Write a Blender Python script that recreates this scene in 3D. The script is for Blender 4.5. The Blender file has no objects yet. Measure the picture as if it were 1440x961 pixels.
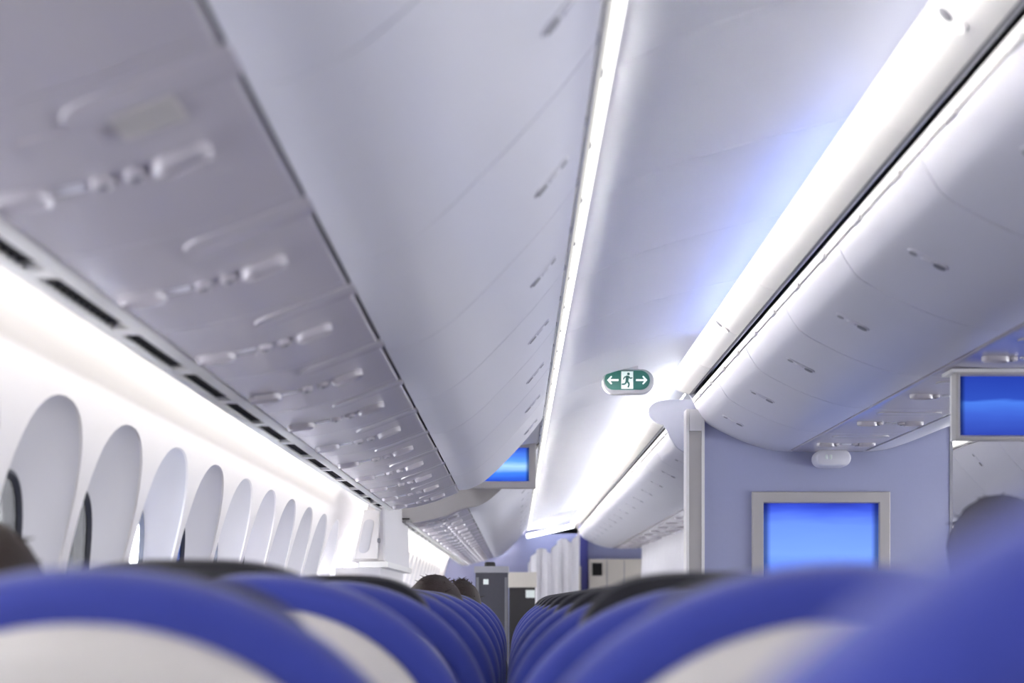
import bpy, bmesh, math, random
from mathutils import Vector, Matrix
random.seed(7)
R = math.radians
SC = bpy.context.scene
COL = SC.collection
EYE = 1.12                      # camera height above the cabin floor
CL = 1.57                       # cabin centreline, metres to the right of the camera

# ------------------------------------------------------------------ camera
cd = bpy.data.cameras.new('camera'); cam = bpy.data.objects.new('camera', cd); COL.objects.link(cam)
cam.location = (0, 0, EYE); cam.rotation_euler = (R(90), 0, 0)
cd.sensor_width = 36; cd.lens = 50.0
cd.shift_x = -0.0042; cd.shift_y = 0.2531
cd.clip_start = 0.02; cd.clip_end = 200
cd.dof.use_dof = True; cd.dof.focus_distance = 6.6; cd.dof.aperture_fstop = 2.7
SC.camera = cam
# ------------------------------------------------------------------ world, exposure
w = bpy.data.worlds.new('sky'); SC.world = w; w.use_nodes = True
bg = w.node_tree.nodes['Background']; bg.inputs[0].default_value = (0.94, 0.96, 1.0, 1); bg.inputs[1].default_value = 26.0
vs = SC.view_settings
vs.view_transform = 'Standard'; vs.look = 'None'; vs.gamma = 1; vs.exposure = 0.9; vs.use_curve_mapping = False
# strengths of the cabin's own light strips
E_RAIL, E_RAIL_FAR = 130.0, 230.0
E_WALL, E_WALL_FAR = 3.7, 10.0
E_BLUE, E_LILAC, E_FARCOVE = 3.2, 1.5, 6.0

# ------------------------------------------------------------------ materials
def lin(c):
    return tuple((x/255/12.92) if x/255 <= .04045 else ((x/255+.055)/1.055)**2.4 for x in c)
def mat(name, rgb, rough=.45, var=.03, bump=0.0, scale=40, metal=0, spec=.5, coat=0, sheen=0):
    m = bpy.data.materials.new(name); m.use_nodes = True
    nt = m.node_tree; b = nt.nodes['Principled BSDF']
    c = lin(rgb)
    tc = nt.nodes.new('ShaderNodeTexCoord'); n = nt.nodes.new('ShaderNodeTexNoise')
    n.inputs['Scale'].default_value = scale; n.inputs['Detail'].default_value = 3
    nt.links.new(tc.outputs['Object'], n.inputs['Vector'])
    mx = nt.nodes.new('ShaderNodeMix'); mx.data_type = 'RGBA'
    mx.inputs[6].default_value = tuple(x*(1-var) for x in c)+(1,)
    mx.inputs[7].default_value = tuple(min(1, x*(1+var)) for x in c)+(1,)
    nt.links.new(n.outputs['Fac'], mx.inputs[0]); nt.links.new(mx.outputs[2], b.inputs['Base Color'])
    b.inputs['Roughness'].default_value = rough; b.inputs['Metallic'].default_value = metal
    b.inputs['Specular IOR Level'].default_value = spec
    b.inputs['Coat Weight'].default_value = coat; b.inputs['Coat Roughness'].default_value = .2
    b.inputs['Sheen Weight'].default_value = sheen
    if bump:
        bp = nt.nodes.new('ShaderNodeBump'); bp.inputs['Strength'].default_value = bump; bp.inputs['Distance'].default_value = .004
        nt.links.new(n.outputs['Fac'], bp.inputs['Height']); nt.links.new(bp.outputs[0], b.inputs['Normal'])
    return m
def emit(name, rgb, s):
    m = bpy.data.materials.new(name); m.use_nodes = True; nt = m.node_tree; nt.nodes.clear()
    o = nt.nodes.new('ShaderNodeOutputMaterial'); e = nt.nodes.new('ShaderNodeEmission')
    e.inputs[0].default_value = tuple(rgb)+(1,); e.inputs[1].default_value = s
    nt.links.new(e.outputs[0], o.inputs[0]); return m
def pane_mat(name, rgb):
    m = bpy.data.materials.new(name); m.use_nodes = True; nt = m.node_tree; nt.nodes.clear()
    o = nt.nodes.new('ShaderNodeOutputMaterial'); t = nt.nodes.new('ShaderNodeBsdfTransparent')
    t.inputs[0].default_value = tuple(c**.5 for c in rgb)+(1,)   # the light crosses two faces
    g = nt.nodes.new('ShaderNodeBsdfGlossy'); g.inputs['Roughness'].default_value = .05
    f = nt.nodes.new('ShaderNodeFresnel'); f.inputs[0].default_value = 1.4
    x = nt.nodes.new('ShaderNodeMixShader')
    sc = nt.nodes.new('ShaderNodeMath'); sc.operation = 'MULTIPLY'; sc.inputs[1].default_value = .5
    nt.links.new(f.outputs[0], sc.inputs[0]); nt.links.new(sc.outputs[0], x.inputs[0])
    nt.links.new(t.outputs[0], x.inputs[1]); nt.links.new(g.outputs[0], x.inputs[2]); nt.links.new(x.outputs[0], o.inputs[0])
    return m
def screen_mat(name, strength, style):
    """blue standby picture of a cabin screen; it gives off light"""
    m = bpy.data.materials.new(name); m.use_nodes = True; nt = m.node_tree; nt.nodes.clear(); L = nt.links.new
    N = nt.nodes.new
    o = N('ShaderNodeOutputMaterial'); e = N('ShaderNodeEmission'); tc = N('ShaderNodeTexCoord'); sp = N('ShaderNodeSeparateXYZ')
    L(tc.outputs['Generated'], sp.inputs[0])
    r = N('ShaderNodeValToRGB'); cr = r.color_ramp
    if style == 'wide':
        st = [(0, (.02, .06, .55)), (.10, (.08, .18, .9)), (.4, (.17, .33, 1)), (.75, (.13, .26, 1)), (.93, (.04, .08, .6)), (1, (.02, .03, .3))]
    elif style == 'band':
        st = [(0, (.03, .06, .42)), (.35, (.05, .12, .62)), (.55, (.07, .2, .8)), (.60, (.03, .08, .5)), (1, (.02, .05, .40))]
    else:
        st = [(0, (.02, .06, .5)), (.25, (.05, .2, .85)), (.45, (.35, .6, 1)), (.6, (.1, .3, .95)), (1, (.02, .05, .45))]
    while len(cr.elements) < len(st): cr.elements.new(.5)
    for el, (p, c) in zip(cr.elements, st): el.position = p; el.color = c+(1,)
    nz = N('ShaderNodeTexNoise'); nz.inputs['Scale'].default_value = 2.5
    mp = N('ShaderNodeMapping'); mp.inputs['Scale'].default_value = (.6, 1, 3); L(tc.outputs['Generated'], mp.inputs[0]); L(mp.outputs[0], nz.inputs[0])
    a = N('ShaderNodeMath'); a.operation = 'MULTIPLY_ADD'; a.inputs[1].default_value = .14; L(nz.outputs['Fac'], a.inputs[0])
    s0 = N('ShaderNodeMath'); s0.operation = 'SUBTRACT'; s0.inputs[1].default_value = .07; L(sp.outputs['Z'], s0.inputs[0]); L(s0.outputs[0], a.inputs[2])
    L(a.outputs[0], r.inputs[0])
    # darker lateral borders
    def absd(sock):
        u = N('ShaderNodeMath'); u.operation = 'SUBTRACT'; u.inputs[1].default_value = .5; L(sock, u.inputs[0])
        v = N('ShaderNodeMath'); v.operation = 'ABSOLUTE'; L(u.outputs[0], v.inputs[0]); return v
    ed = N('ShaderNodeMapRange'); ed.inputs[1].default_value = .43; ed.inputs[2].default_value = .475; ed.inputs[3].default_value = 1; ed.inputs[4].default_value = .3
    L(absd(sp.outputs['X']).outputs[0], ed.inputs[0])
    mu = N('ShaderNodeMath'); mu.operation = 'MULTIPLY'; mu.inputs[1].default_value = strength; L(ed.outputs[0], mu.inputs[0])
    L(r.outputs[0], e.inputs[0]); L(mu.outputs[0], e.inputs[1]); L(e.outputs[0], o.inputs[0]); return m

M = dict(
    bin=mat('bin_plastic', (222, 221, 228), .38, .012, 0, 6),
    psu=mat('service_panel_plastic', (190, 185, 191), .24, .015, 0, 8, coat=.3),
    wall=mat('sidewall_plastic', (226, 223, 224), .5, .01, 0, 5),
    reveal=mat('window_reveal', (205, 204, 210), .5, .01, 0, 5),
    ceil=mat('ceiling_panel', (226, 227, 236), .45, .012, 0, 3),
    crown=mat('valance_plastic', (240, 238, 234), .42, .01, 0, 6),
    rail=mat('white_rail', (236, 234, 230), .4, .02, 0, 20),
    grey=mat('grey_trim', (150, 150, 156), .4, .03, 0, 20),
    beige=mat('beige_grey_frame', (186, 182, 178), .45, .03, 0, 20),
    dark=mat('dark_recess', (34, 32, 34), .6, .1, 0, 30),
    mid=mat('latch_grey', (120, 120, 126), .35, .05, 0, 30),
    black=mat('black_gap', (12, 11, 12), .8, .1, 0, 30),
    part=mat('partition_laminate', (166, 170, 200), .5, .02, .03, 60),
    endp=mat('bin_end_grey', (176, 178, 192), .5, .02, 0, 20),
    lilac=mat('lilac_bulkhead', (140, 144, 180), .5, .02, .03, 60),
    bluepost=mat('blue_bulkhead_edge', (72, 74, 150), .5, .04, 0, 40),
    fabric=mat('royal_blue_fabric', (46, 60, 152), .85, .10, .35, 420, sheen=.35),
    shell=mat('seat_shell', (216, 210, 202), .45, .02, 0, 20),
    headrest=mat('black_leatherette', (20, 19, 26), .5, .2, .2, 160),
    armr=mat('armrest_grey', (70, 72, 82), .5, .1, 0, 40),
    metal=mat('seat_metal', (150, 152, 158), .35, .05, 0, 60, metal=.9),
    carpet=mat('carpet', (46, 50, 78), .95, .3, .5, 300),
    green=mat('exit_green', (30, 92, 84), .4, .04, 0, 60),
    white=mat('pictogram_white', (236, 244, 240), .5, .02, 0, 60),
    steel=mat('dark_trolley', (66, 66, 74), .45, .1, .05, 60),
    cream=mat('cream_cabinet', (206, 200, 190), .5, .03, 0, 30),
    cloth=mat('white_curtain', (238, 236, 240), .9, .03, .1, 200),
    skin=mat('skin', (190, 142, 120), .6, .05, .05, 90),
    skin2=mat('skin_tan', (170, 122, 96), .6, .05, .05, 90),
    brown=mat('brown_hair', (40, 27, 20), .6, .35, .6, 160),
    ash=mat('ash_hair', (58, 54, 58), .6, .3, .6, 160),
    chest=mat('chestnut_hair', (44, 30, 24), .6, .3, .6, 160),
    shirt=mat('navy_shirt', (40, 44, 66), .9, .1, .2, 200),
    shirt2=mat('grey_shirt', (110, 110, 118), .9, .1, .2, 200),
    glow=emit('diffuser_lip', (1.0, .98, .96), 1.6),
    painted_glow=emit('rail_painted_glow', (1.0, .98, .96), .40),  # glow painted into the inner rail in place of light from the lens
    lens=emit('rail_light_lens', (1.0, .97, .94), E_RAIL), lens_far=emit('rail_light_lens_forward', (1.0, .95, .88), E_RAIL_FAR),
    wlens=emit('wall_wash_lens', (1.0, .96, .90), E_WALL), wlens_far=emit('wall_wash_lens_forward', (1.0, .95, .88), E_WALL_FAR),
    blue=emit('blue_cove_lens', (.30, .40, 1.0), E_BLUE), lil=emit('lilac_cove_lens', (.84, .86, 1.0), E_LILAC),
    blue_low=emit('blue_cove_lens_dim', (.30, .40, 1.0), E_BLUE*.4), lil_low=emit('lilac_cove_lens_dim', (.84, .86, 1.0), E_LILAC*.3), fcove_low=emit('forward_cove_lens_dim', (.86, .9, 1.0), E_FARCOVE*.3),
    fcove=emit('forward_cove_lens', (.86, .9, 1.0), E_FARCOVE),
)

# ------------------------------------------------------------------ geometry helpers
class G:
    """collects world-space geometry for ONE mesh"""
    def __init__(s): s.v = []; s.f = []; s.m = []
    def add(s, vs_, fs, mi=0):
        o = len(s.v); s.v += [Vector(p) for p in vs_]; s.f += [tuple(i+o for i in f) for f in fs]; s.m += [mi]*len(fs); return s
    def box(s, x0, x1, y0, y1, z0, z1, mi=0):
        P = [(x, y, z) for z in (z0, z1) for y in (y0, y1) for x in (x0, x1)]
        return s.add(P, [(0, 2, 3, 1), (4, 5, 7, 6), (0, 1, 5, 4), (2, 6, 7, 3), (0, 4, 6, 2), (1, 3, 7, 5)], mi)
    def loops(s, Ls, mi=0, cap0=True, cap1=True, closed=True):
        n = len(Ls[0]); P = [p for l in Ls for p in l]; F = []
        for k in range(len(Ls)-1):
            for i in range(n if closed else n-1):
                j = (i+1) % n; F.append((k*n+i, k*n+j, (k+1)*n+j, (k+1)*n+i))
        if cap0: F.append(tuple(range(n-1, -1, -1)))
        if cap1: F.append(tuple((len(Ls)-1)*n+i for i in range(n)))
        return s.add(P, F, mi)
    def prism(s, poly, y0, y1, mi=0):           # poly of (x, z), extruded along y
        return s.loops([[(x, y0, z) for x, z in poly], [(x, y1, z) for x, z in poly]], mi)
    def sheet(s, pts, y0, y1, t, mi=0):         # profile with thickness t to its left-hand side
        n = len(pts); off = []
        for i in range(n):
            a = Vector(pts[max(i-1, 0)]); b = Vector(pts[min(i+1, n-1)]); d = (b-a).normalized()
            off.append((pts[i][0]-d.y*t, pts[i][1]+d.x*t))
        return s.prism(list(pts)+off[::-1], y0, y1, mi)
    def obox(s, c, ax, ay, az, hx, hy, hz, mi=0):
        c, ax, ay, az = map(Vector, (c, ax, ay, az))
        P = [c+ax*hx*i+ay*hy*j+az*hz*k for k in (-1, 1) for j in (-1, 1) for i in (-1, 1)]
        return s.add(P, [(0, 2, 3, 1), (4, 5, 7, 6), (0, 1, 5, 4), (2, 6, 7, 3), (0, 4, 6, 2), (1, 3, 7, 5)], mi)
    def stad(s, c, ux, uy, un, L, W, prof, mi=0, n=24, cap0=True, cap1=True):
        """stadium / oval shape: prof = [(inset, height)] loops along the normal un"""
        c, ux, uy, un = map(Vector, (c, ux, uy, un)); Ls = []
        for ins, h in prof:
            r = max(W/2-ins, .0005); hl = max(L/2-W/2, 0); loop = []
            for i in range(n):
                a = 2*math.pi*(i+.5)/n; ca, sa = math.cos(a), math.sin(a)
                loop.append(c+ux*(r*ca+(hl if ca > 0 else -hl))+uy*(r*sa)+un*h)
            Ls.append(loop)
        return s.loops(Ls, mi, cap0, cap1)
    def tube(s, pts, r, mi=0, n=8):
        pts = [Vector(p) for p in pts]; Ls = []
        for i, p in enumerate(pts):
            d = (pts[min(i+1, len(pts)-1)]-pts[max(i-1, 0)]).normalized()
            a = d.cross(Vector((0, 0, 1)));  a = a.normalized() if a.length > .01 else Vector((1, 0, 0)); b = d.cross(a)
            rr = r[i] if isinstance(r, (list, tuple)) else r
            Ls.append([p+(a*math.cos(2*math.pi*k/n)+b*math.sin(2*math.pi*k/n))*rr for k in range(n)])
        return s.loops(Ls, mi)
ORG = {}
def build(name, g, mats, parent=None, org=None, angle=38):
    if not isinstance(mats, (list, tuple)): mats = [mats]
    O = Vector(org) if org is not None else (ORG[parent.name] if parent else Vector((0, 0, 0)))
    me = bpy.data.meshes.new(name); me.from_pydata([tuple(p-O) for p in g.v], [], g.f)
    bm = bmesh.new(); bm.from_mesh(me); bmesh.ops.recalc_face_normals(bm, faces=bm.faces); bm.to_mesh(me); bm.free()
    for m in mats: me.materials.append(m)
    me.polygons.foreach_set('material_index', g.m)
    me.polygons.foreach_set('use_smooth', [True]*len(me.polygons))
    me.set_sharp_from_angle(angle=R(angle)); me.update()
    o = bpy.data.objects.new(name, me); COL.objects.link(o)
    if parent: o.parent = parent
    else: o.location = O
    ORG[o.name] = O
    return o
def tag(o, label=None, cat=None, group=None, kind=None):
    if label: o['label'] = label
    if cat: o['category'] = cat
    if group: o['group'] = group
    if kind: o['kind'] = kind
    return o
def thing(name, label, cat, loc, group=None):
    e = bpy.data.objects.new(name, None); COL.objects.link(e); e.location = loc; e.empty_display_size = .1
    ORG[e.name] = Vector(loc); return tag(e, label, cat, group)
def copy_tree(o, loc, label=None, parent=None):
    c = o.copy(); COL.objects.link(c)
    if parent is None:
        c.location = loc
        if label: c['label'] = label
    else: c.parent = parent
    for ch in list(o.children): copy_tree(ch, None, None, c)
    return c
def catmull(P, k=5):
    out = []; n = len(P)
    for i in range(n-1):
        p0, p1, p2, p3 = P[max(i-1, 0)], P[i], P[i+1], P[min(i+2, n-1)]
        for j in range(k):
            t = j/k
            out.append(tuple(.5*((2*p1[a])+(-p0[a]+p2[a])*t+(2*p0[a]-5*p1[a]+4*p2[a]-p3[a])*t*t+(-p0[a]+3*p1[a]-3*p2[a]+p3[a])*t**3) for a in (0, 1)))
    out.append(P[-1]); return out
def Z(P): return [(x, h+EYE) for x, h in P]           # heights above the eye -> world
def mir(P): return [(2*CL-x, z) for x, z in P]
ORD = ['first', 'second', 'third', 'fourth', 'fifth', 'sixth', 'seventh', 'eighth', 'ninth', 'tenth', 'eleventh', 'twelfth', 'thirteenth', 'fourteenth', 'fifteenth', 'sixteenth', 'seventeenth', 'eighteenth', 'nineteenth', 'twentieth', 'twenty-first', 'twenty-second']

Y0, Y1 = -4.0, 30.0             # aft and forward end of the built cabin
# ------------------------------------------------------------------ floor, end walls
tag(build('floor', G().box(-1.3, 4.5, Y0, Y1, -.08, 0), M['carpet']), kind='structure')
tag(build('wall_back', G().box(-1.3, 4.5, Y0-.06, Y0, 0, 2.6), M['wall']), kind='structure')
tag(build('wall_front', G().box(-1.3, 4.5, Y1, Y1+.06, 0, 2.6), M['lilac']), kind='structure')

# ------------------------------------------------------------------ ceiling: vault in transverse panels
CE = Z([(.02, 1.115), (.12, 1.113), (.232, 1.135), (.376, 1.20), (.537, 1.255), (.70, 1.30), (.9, 1.35), (1.2, 1.40), (1.57, 1.42)])
CEIL = catmull(CE, 4); CEIL = CEIL+mir(CEIL)[::-1][1:]
ceiling = tag(build('ceiling', G().sheet([(x, z+.02) for x, z in CEIL], Y0, Y1, .03), M['black']), kind='structure')
cp = build('ceiling_panel', G().sheet(CEIL, 0, .996, .016), M['ceil'], ceiling)
cp.location.y = Y0
for i in range(1, int(Y1-Y0)):
    c = cp.copy(); COL.objects.link(c); c.location.y = Y0+i

# ------------------------------------------------------------------ side walls with window openings
WP = [(-1.10, -1.12), (-1.19, -.7), (-1.21, -.35), (-1.19, -.1), (-1.15, .1), (-1.10, .30), (-1.05, .50), (-1.02, .60), (-.99, .68), (-.94, .75), (-.86, .79)]
WPs = catmull(WP, 6)
def wx(h):
    for (xa, ha), (xb, hb) in zip(WPs, WPs[1:]):
        if ha <= h <= hb: return xa+(xb-xa)*(h-ha)/(hb-ha)
    return WPs[0][0] if h < WPs[0][1] else WPs[-1][0]
PITCH = .565; WC0 = 3.335        # pitch and centre of the nearest visible window
A_O, B_O, H_O = .254, .315, .162  # opening half width / half height / centre height
A_P, B_P, H_P = .136, .225, .085  # pane
NW = 40
def sup(a, b, k, n=2.35):
    t = 2*math.pi*k/NW; c, s_ = math.cos(t), math.sin(t)
    return (a*math.copysign(abs(c)**(2/n), c), b*math.copysign(abs(s_)**(2/n), s_))
wl = tag(build('wall_left', G().sheet([(x-.16, h+EYE) for x, h in WPs if h < -.45]+[(-1.30, .52+0)], Y0, Y1, .02), M['wall']), kind='structure')
def wall_cell(g, yc, F=lambda x: x):
    """one pitch of the sidewall liner with an oval hole"""
    hy = PITCH/2; h0, h1 = -.30, .56
    Ls = []
    for t in (0, .03, .25, .55, 1):
        loop = []
        for k in range(NW):
            ey, eh = sup(A_O, B_O, k); th = 2*math.pi*k/NW
            c, s_ = math.cos(th), math.sin(th); m = max(abs(c), abs(s_)); ry = hy*c/m; rh = (h1-h0)/2*s_/m+(h0+h1)/2
            y = ey+(ry-ey)*t; h = (eh+H_O)+(rh-(eh+H_O))*t
            loop.append((F(wx(h)+(-.006 if t == 0 else 0)), yc+y, h+EYE))
        Ls.append(loop)
    g.loops(Ls, 0, False, False)
    up = [(x, h) for x, h in WPs if h > h1]; up = [(wx(h1), h1)]+up
    lo = [(x, h) for x, h in WPs if h < h0]+[(wx(h0), h0)]
    for P in (up, lo):
        g.loops([[(F(x), yc-hy, h+EYE) for x, h in P], [(F(x), yc+hy, h+EYE) for x, h in P]], 0, False, False, closed=False)
def wall_blank(g, y0, y1):
    g.loops([[(x, y0, h+EYE) for x, h in WPs], [(x, y1, h+EYE) for x, h in WPs]], 0, False, False, closed=False)
nwin = 30; first = -12
ya = WC0+(first-.5)*PITCH; ye = WC0+(nwin-.5)*PITCH; nwr = 28; yr = WC0+(nwr-.5)*PITCH
MX = lambda x: 2*CL-x
def liner(wall, F, last):
    for i in range(first, last-1, 2):
        g = G(); yc = WC0+i*PITCH
        wall_cell(g, yc, F); wall_cell(g, yc+PITCH, F)
        yl = yc+1.5*PITCH                  # seam groove along the forward edge of each two-window panel
        g.sheet([(F(x-.004), h+EYE) for x, h in WPs], yl-.003, yl, .01)
        o = build('sidewall_panel', g, M['wall'], wall)
liner(wl, lambda x: x, nwin)
for a, b in ((Y0, ya), (ye, 25), (25.004, Y1)):
    g = G(); wall_blank(g, a+.002, b-.002); build('sidewall_panel', g, M['wall'], wl)
TINT = {0: (.009, .009, .0095), 1: (.0095, .0095, .010), 2: (.5, .52, .54), 3: (.004, .006, .018), 4: (.6, .6, .6), 5: (.6, .58, .57)}
gask = M['armr']; wn = [0]
def make_window(i, tint, F, s_):
    yc = WC0+i*PITCH; g = G(); Ls = []
    for t in (0, .08, .3, .6, .85, 1.0):
        loop = []
        for k in range(NW):
            a, b = sup(A_O, B_O, k); c, d = sup(A_P, B_P, k, 2.6)
            h = (b+H_O)*(1-t)+(d+H_P)*t; y = a*(1-t)+c*t
            xo = wx(b+H_O)-.006; xp = wx(H_P)-.062+d*.10
            e = t**.75
            loop.append((F(xo*(1-e)+xp*e), yc+y, h+EYE))
        Ls.append(loop)
    g.loops(Ls, 0, False, False); wn[0] += 1
    wdw = tag(build('window_%d' % wn[0], g, M['reveal'], None, (F(wx(H_O)), yc, H_O+EYE)), kind='structure')
    last = Ls[-1]; cen = Vector((0, 0, 0))
    for p in last: cen += Vector(p)
    cen /= NW
    nx = Vector((s_, 0, 0))
    def ring(s, dx): return [tuple(cen+(Vector(p)-cen)*s+nx*dx) for p in last]
    build('pane', G().loops([ring(.93, -.008), ring(.93, -.013)]), pane_mat('pane_tint', tint), wdw)
    build('gasket', G().loops([ring(1.01, -.012), ring(1.0, .003), ring(.965, .004), ring(.93, -.012)], 0, False, False), gask, wdw)
    if tint[0] > .05:                       # portal: guides daylight sampling through the clear panes
        ld = bpy.data.lights.new('window_portal', 'AREA'); ld.shape = 'RECTANGLE'; ld.size = B_P*2; ld.size_y = A_P*2; ld.cycles.is_portal = True
        lo = bpy.data.objects.new('window_portal', ld); COL.objects.link(lo); lo.location = cen-nx*.02; lo.rotation_euler = (0, R(-90)*s_, 0)
for i in range(first, nwin):
    make_window(i, TINT.get(i, (.3, .3, .3) if i < 10 else (.6, .6, .6)) if i >= 0 else (.42, .42, .43), lambda x: x, 1)
# outer fuselage skin with the same window row, closes the cavity behind the liner
g = G(); g.box(-1.315, -1.30, Y0, Y1, 0, .72); g.box(-1.315, -1.30, Y0, Y1, 1.52, 2.3); g.box(-1.3, .05, Y0, Y1, 2.28, 2.30)
g.box(-1.315, -1.30, Y0, WC0+(first-.5)*PITCH, .72, 1.52); g.box(-1.315, -1.30, WC0+(nwin-.5)*PITCH, Y1, .72, 1.52)
tag(build('wall_outer_skin', g, M['grey']), kind='structure')
# right-hand wall
wr = tag(build('wall_right', G().box(4.45, 4.47, Y0, Y1, 0, .70).box(4.45, 4.47, Y0, Y1, 1.54, 2.5).box(4.45, 4.47, yr, Y1, .7, 1.54).box(4.45, 4.47, Y0, ya, .7, 1.54), M['wall']), kind='structure')
liner(wr, MX, nwr)
for a, b in ((Y0, ya), (yr, 25), (25, Y1)):
    g = G(); P = [(MX(x), h+EYE) for x, h in WPs]
    g.loops([[(x, a+.002, z) for x, z in P], [(x, b-.002, z) for x, z in P]], 0, False, False, closed=False); build('sidewall_panel', g, M['wall'], wr)
for i in range(first, nwr): make_window(i, (.85, .85, .85), MX, -1)
tag(build('wall_right_cove', G().box(3.1, 4.46, Y0, Y1, 2.28, 2.30), M['grey']), kind='structure')

# ------------------------------------------------------------------ outboard overhead bins
DOOR = catmull(Z([(-.322, .621), (-.29, .6235), (-.255, .632), (-.195, .662), (-.128, .716), (-.061, .783), (.005, .852), (.072, .928), (.125, .995), (.148, 1.028)]), 4)
BODY = Z([(-.30, .66), (-.20, .70), (-.06, .82), (.06, .955), (.10, 1.02), (-.2, 1.06), (-.60, 1.06), (-.74, .80), (-.68, .66), (-.45, .655)])
def latch_geo(P, i0, i1, yc, sgn=1):
    """oval pull latch lying along the door profile between profile params i0..i1 (x positions)"""
    a = Vector(P[i0]); b = Vector(P[i1]); d = (b-a); L = d.length; d.normalize(); n = Vector((d.y, -d.x))*sgn
    c = (a+b)/2
    mid_ = Vector(P[(i0+i1)//2]); c = c+n*((mid_-c).dot(n))
    C = Vector((c.x, yc, c.y)); U = Vector((d.x, 0, d.y)); V = Vector((0, 1, 0)); Nn = Vector((n.x, 0, n.y))
    g = G()
    g.stad(C, U, V, Nn, L, .040, [(.004, -.012), (0, -.002), (.0015, .003), (.006, .0035)], 0)
    g.stad(C-U*L*.30+Nn*.003, U, V, Nn, L*.30, .030, [(0, -.002), (.001, .0022)], 1)
    g.stad(C+U*L*.02+Nn*.003, U, V, Nn, L*.30, .026, [(0, -.002), (.003, .004)], 0)
    g.stad(C+U*L*.34+Nn*.003, U, V, Nn, L*.20, .024, [(0, -.002), (.001, .0018)], 2)
    return g
def nearest(P, x): return min(range(len(P)), key=lambda i: abs(P[i][0]-x))
def outboard_bin(y, L, right=False):
    f = (lambda P: mir(P)) if right else (lambda P: P)
    P = f(DOOR); s = -1 if right else 1
    t = thing('overhead_bin', '', 'overhead bin', (P[0][0], y, P[0][1]))
    build('bin_body', G().prism(f(BODY), y, y+L), M['black'], t)
    d = build('door', G().sheet(P, y+.0025, y+L-.0025, .016*s), M['bin'], t)
    i0, i1 = nearest(DOOR, .035), nearest(DOOR, .112)
    build('latch', latch_geo(P, i0, i1, y+L/2+.08, s), [M['bin'], M['mid'], M['grey']], d)
    return t
BL = .90
ob = outboard_bin(.81, BL); ob['group'] = 'overhead bins above the window seats'
first_bins = [ob]
ob['label'] = 'pale grey overhead bin over the window seats, nearest the camera'
for k in range(1, 6):
    copy_tree(ob, (ob.location.x, .81-BL*k, ob.location.z), 'pale grey overhead bin over the window seats, %s one aft of the nearest' % ORD[k-1])
for k in range(1, 8):
    o = copy_tree(ob, (ob.location.x, .81+BL*k, ob.location.z), 'pale grey overhead bin over the window seats, %s one forward of the nearest' % ORD[k-1] if k < 7 else 'pale grey overhead bin over the window seats, last one before the hanging screen')
Y_S2 = 9.5
for k in range(12):
    o = copy_tree(ob, (ob.location.x, Y_S2+BL*k, ob.location.z), 'bright overhead bin of the forward cabin behind the window-side screen, %s in its row' % ORD[k])
    o['group'] = 'forward cabin window-side bins'
rb = outboard_bin(-.09, BL, True); rb['group'] = 'overhead bins across the far aisle'
rb['label'] = 'white overhead bin on the far side of the cabin, first in its row'
for k in range(1, 20):
    copy_tree(rb, (rb.location.x, -.09+BL*k, rb.location.z), 'white overhead bin on the far side of the cabin, %s in its row' % ORD[k])
# end face of the forward window-side bins, with its screen
def bin_end(name, P, y, label):
    return tag(build(name, G().prism(P, y-.03, y), M['beige'], None, (P[0][0], y, P[0][1])), label, 'panel')
ENDP = DOOR+Z([(.10, 1.05), (-.6, 1.05), (-.78, .8), (-.79, .525), (-.744, .516), (-.644, .524), (-.476, .564), (-.36, .614)])
bin_end('bin_end_panel', ENDP, Y_S2-.003, 'grey curved end panel of the forward window-side bins, under the hanging screen')

tag(build('closeout_panel', G().sheet(Z([(-.16, 1.00), (.02, 1.02), (.13, 1.035), (.149, 1.05)]), 8.02, 9.46, .01), M['bin'], None, (0, 8.02, 1.0+EYE)), 'grey closing panel beside the window-side screen, under the light rail', 'panel')
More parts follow.
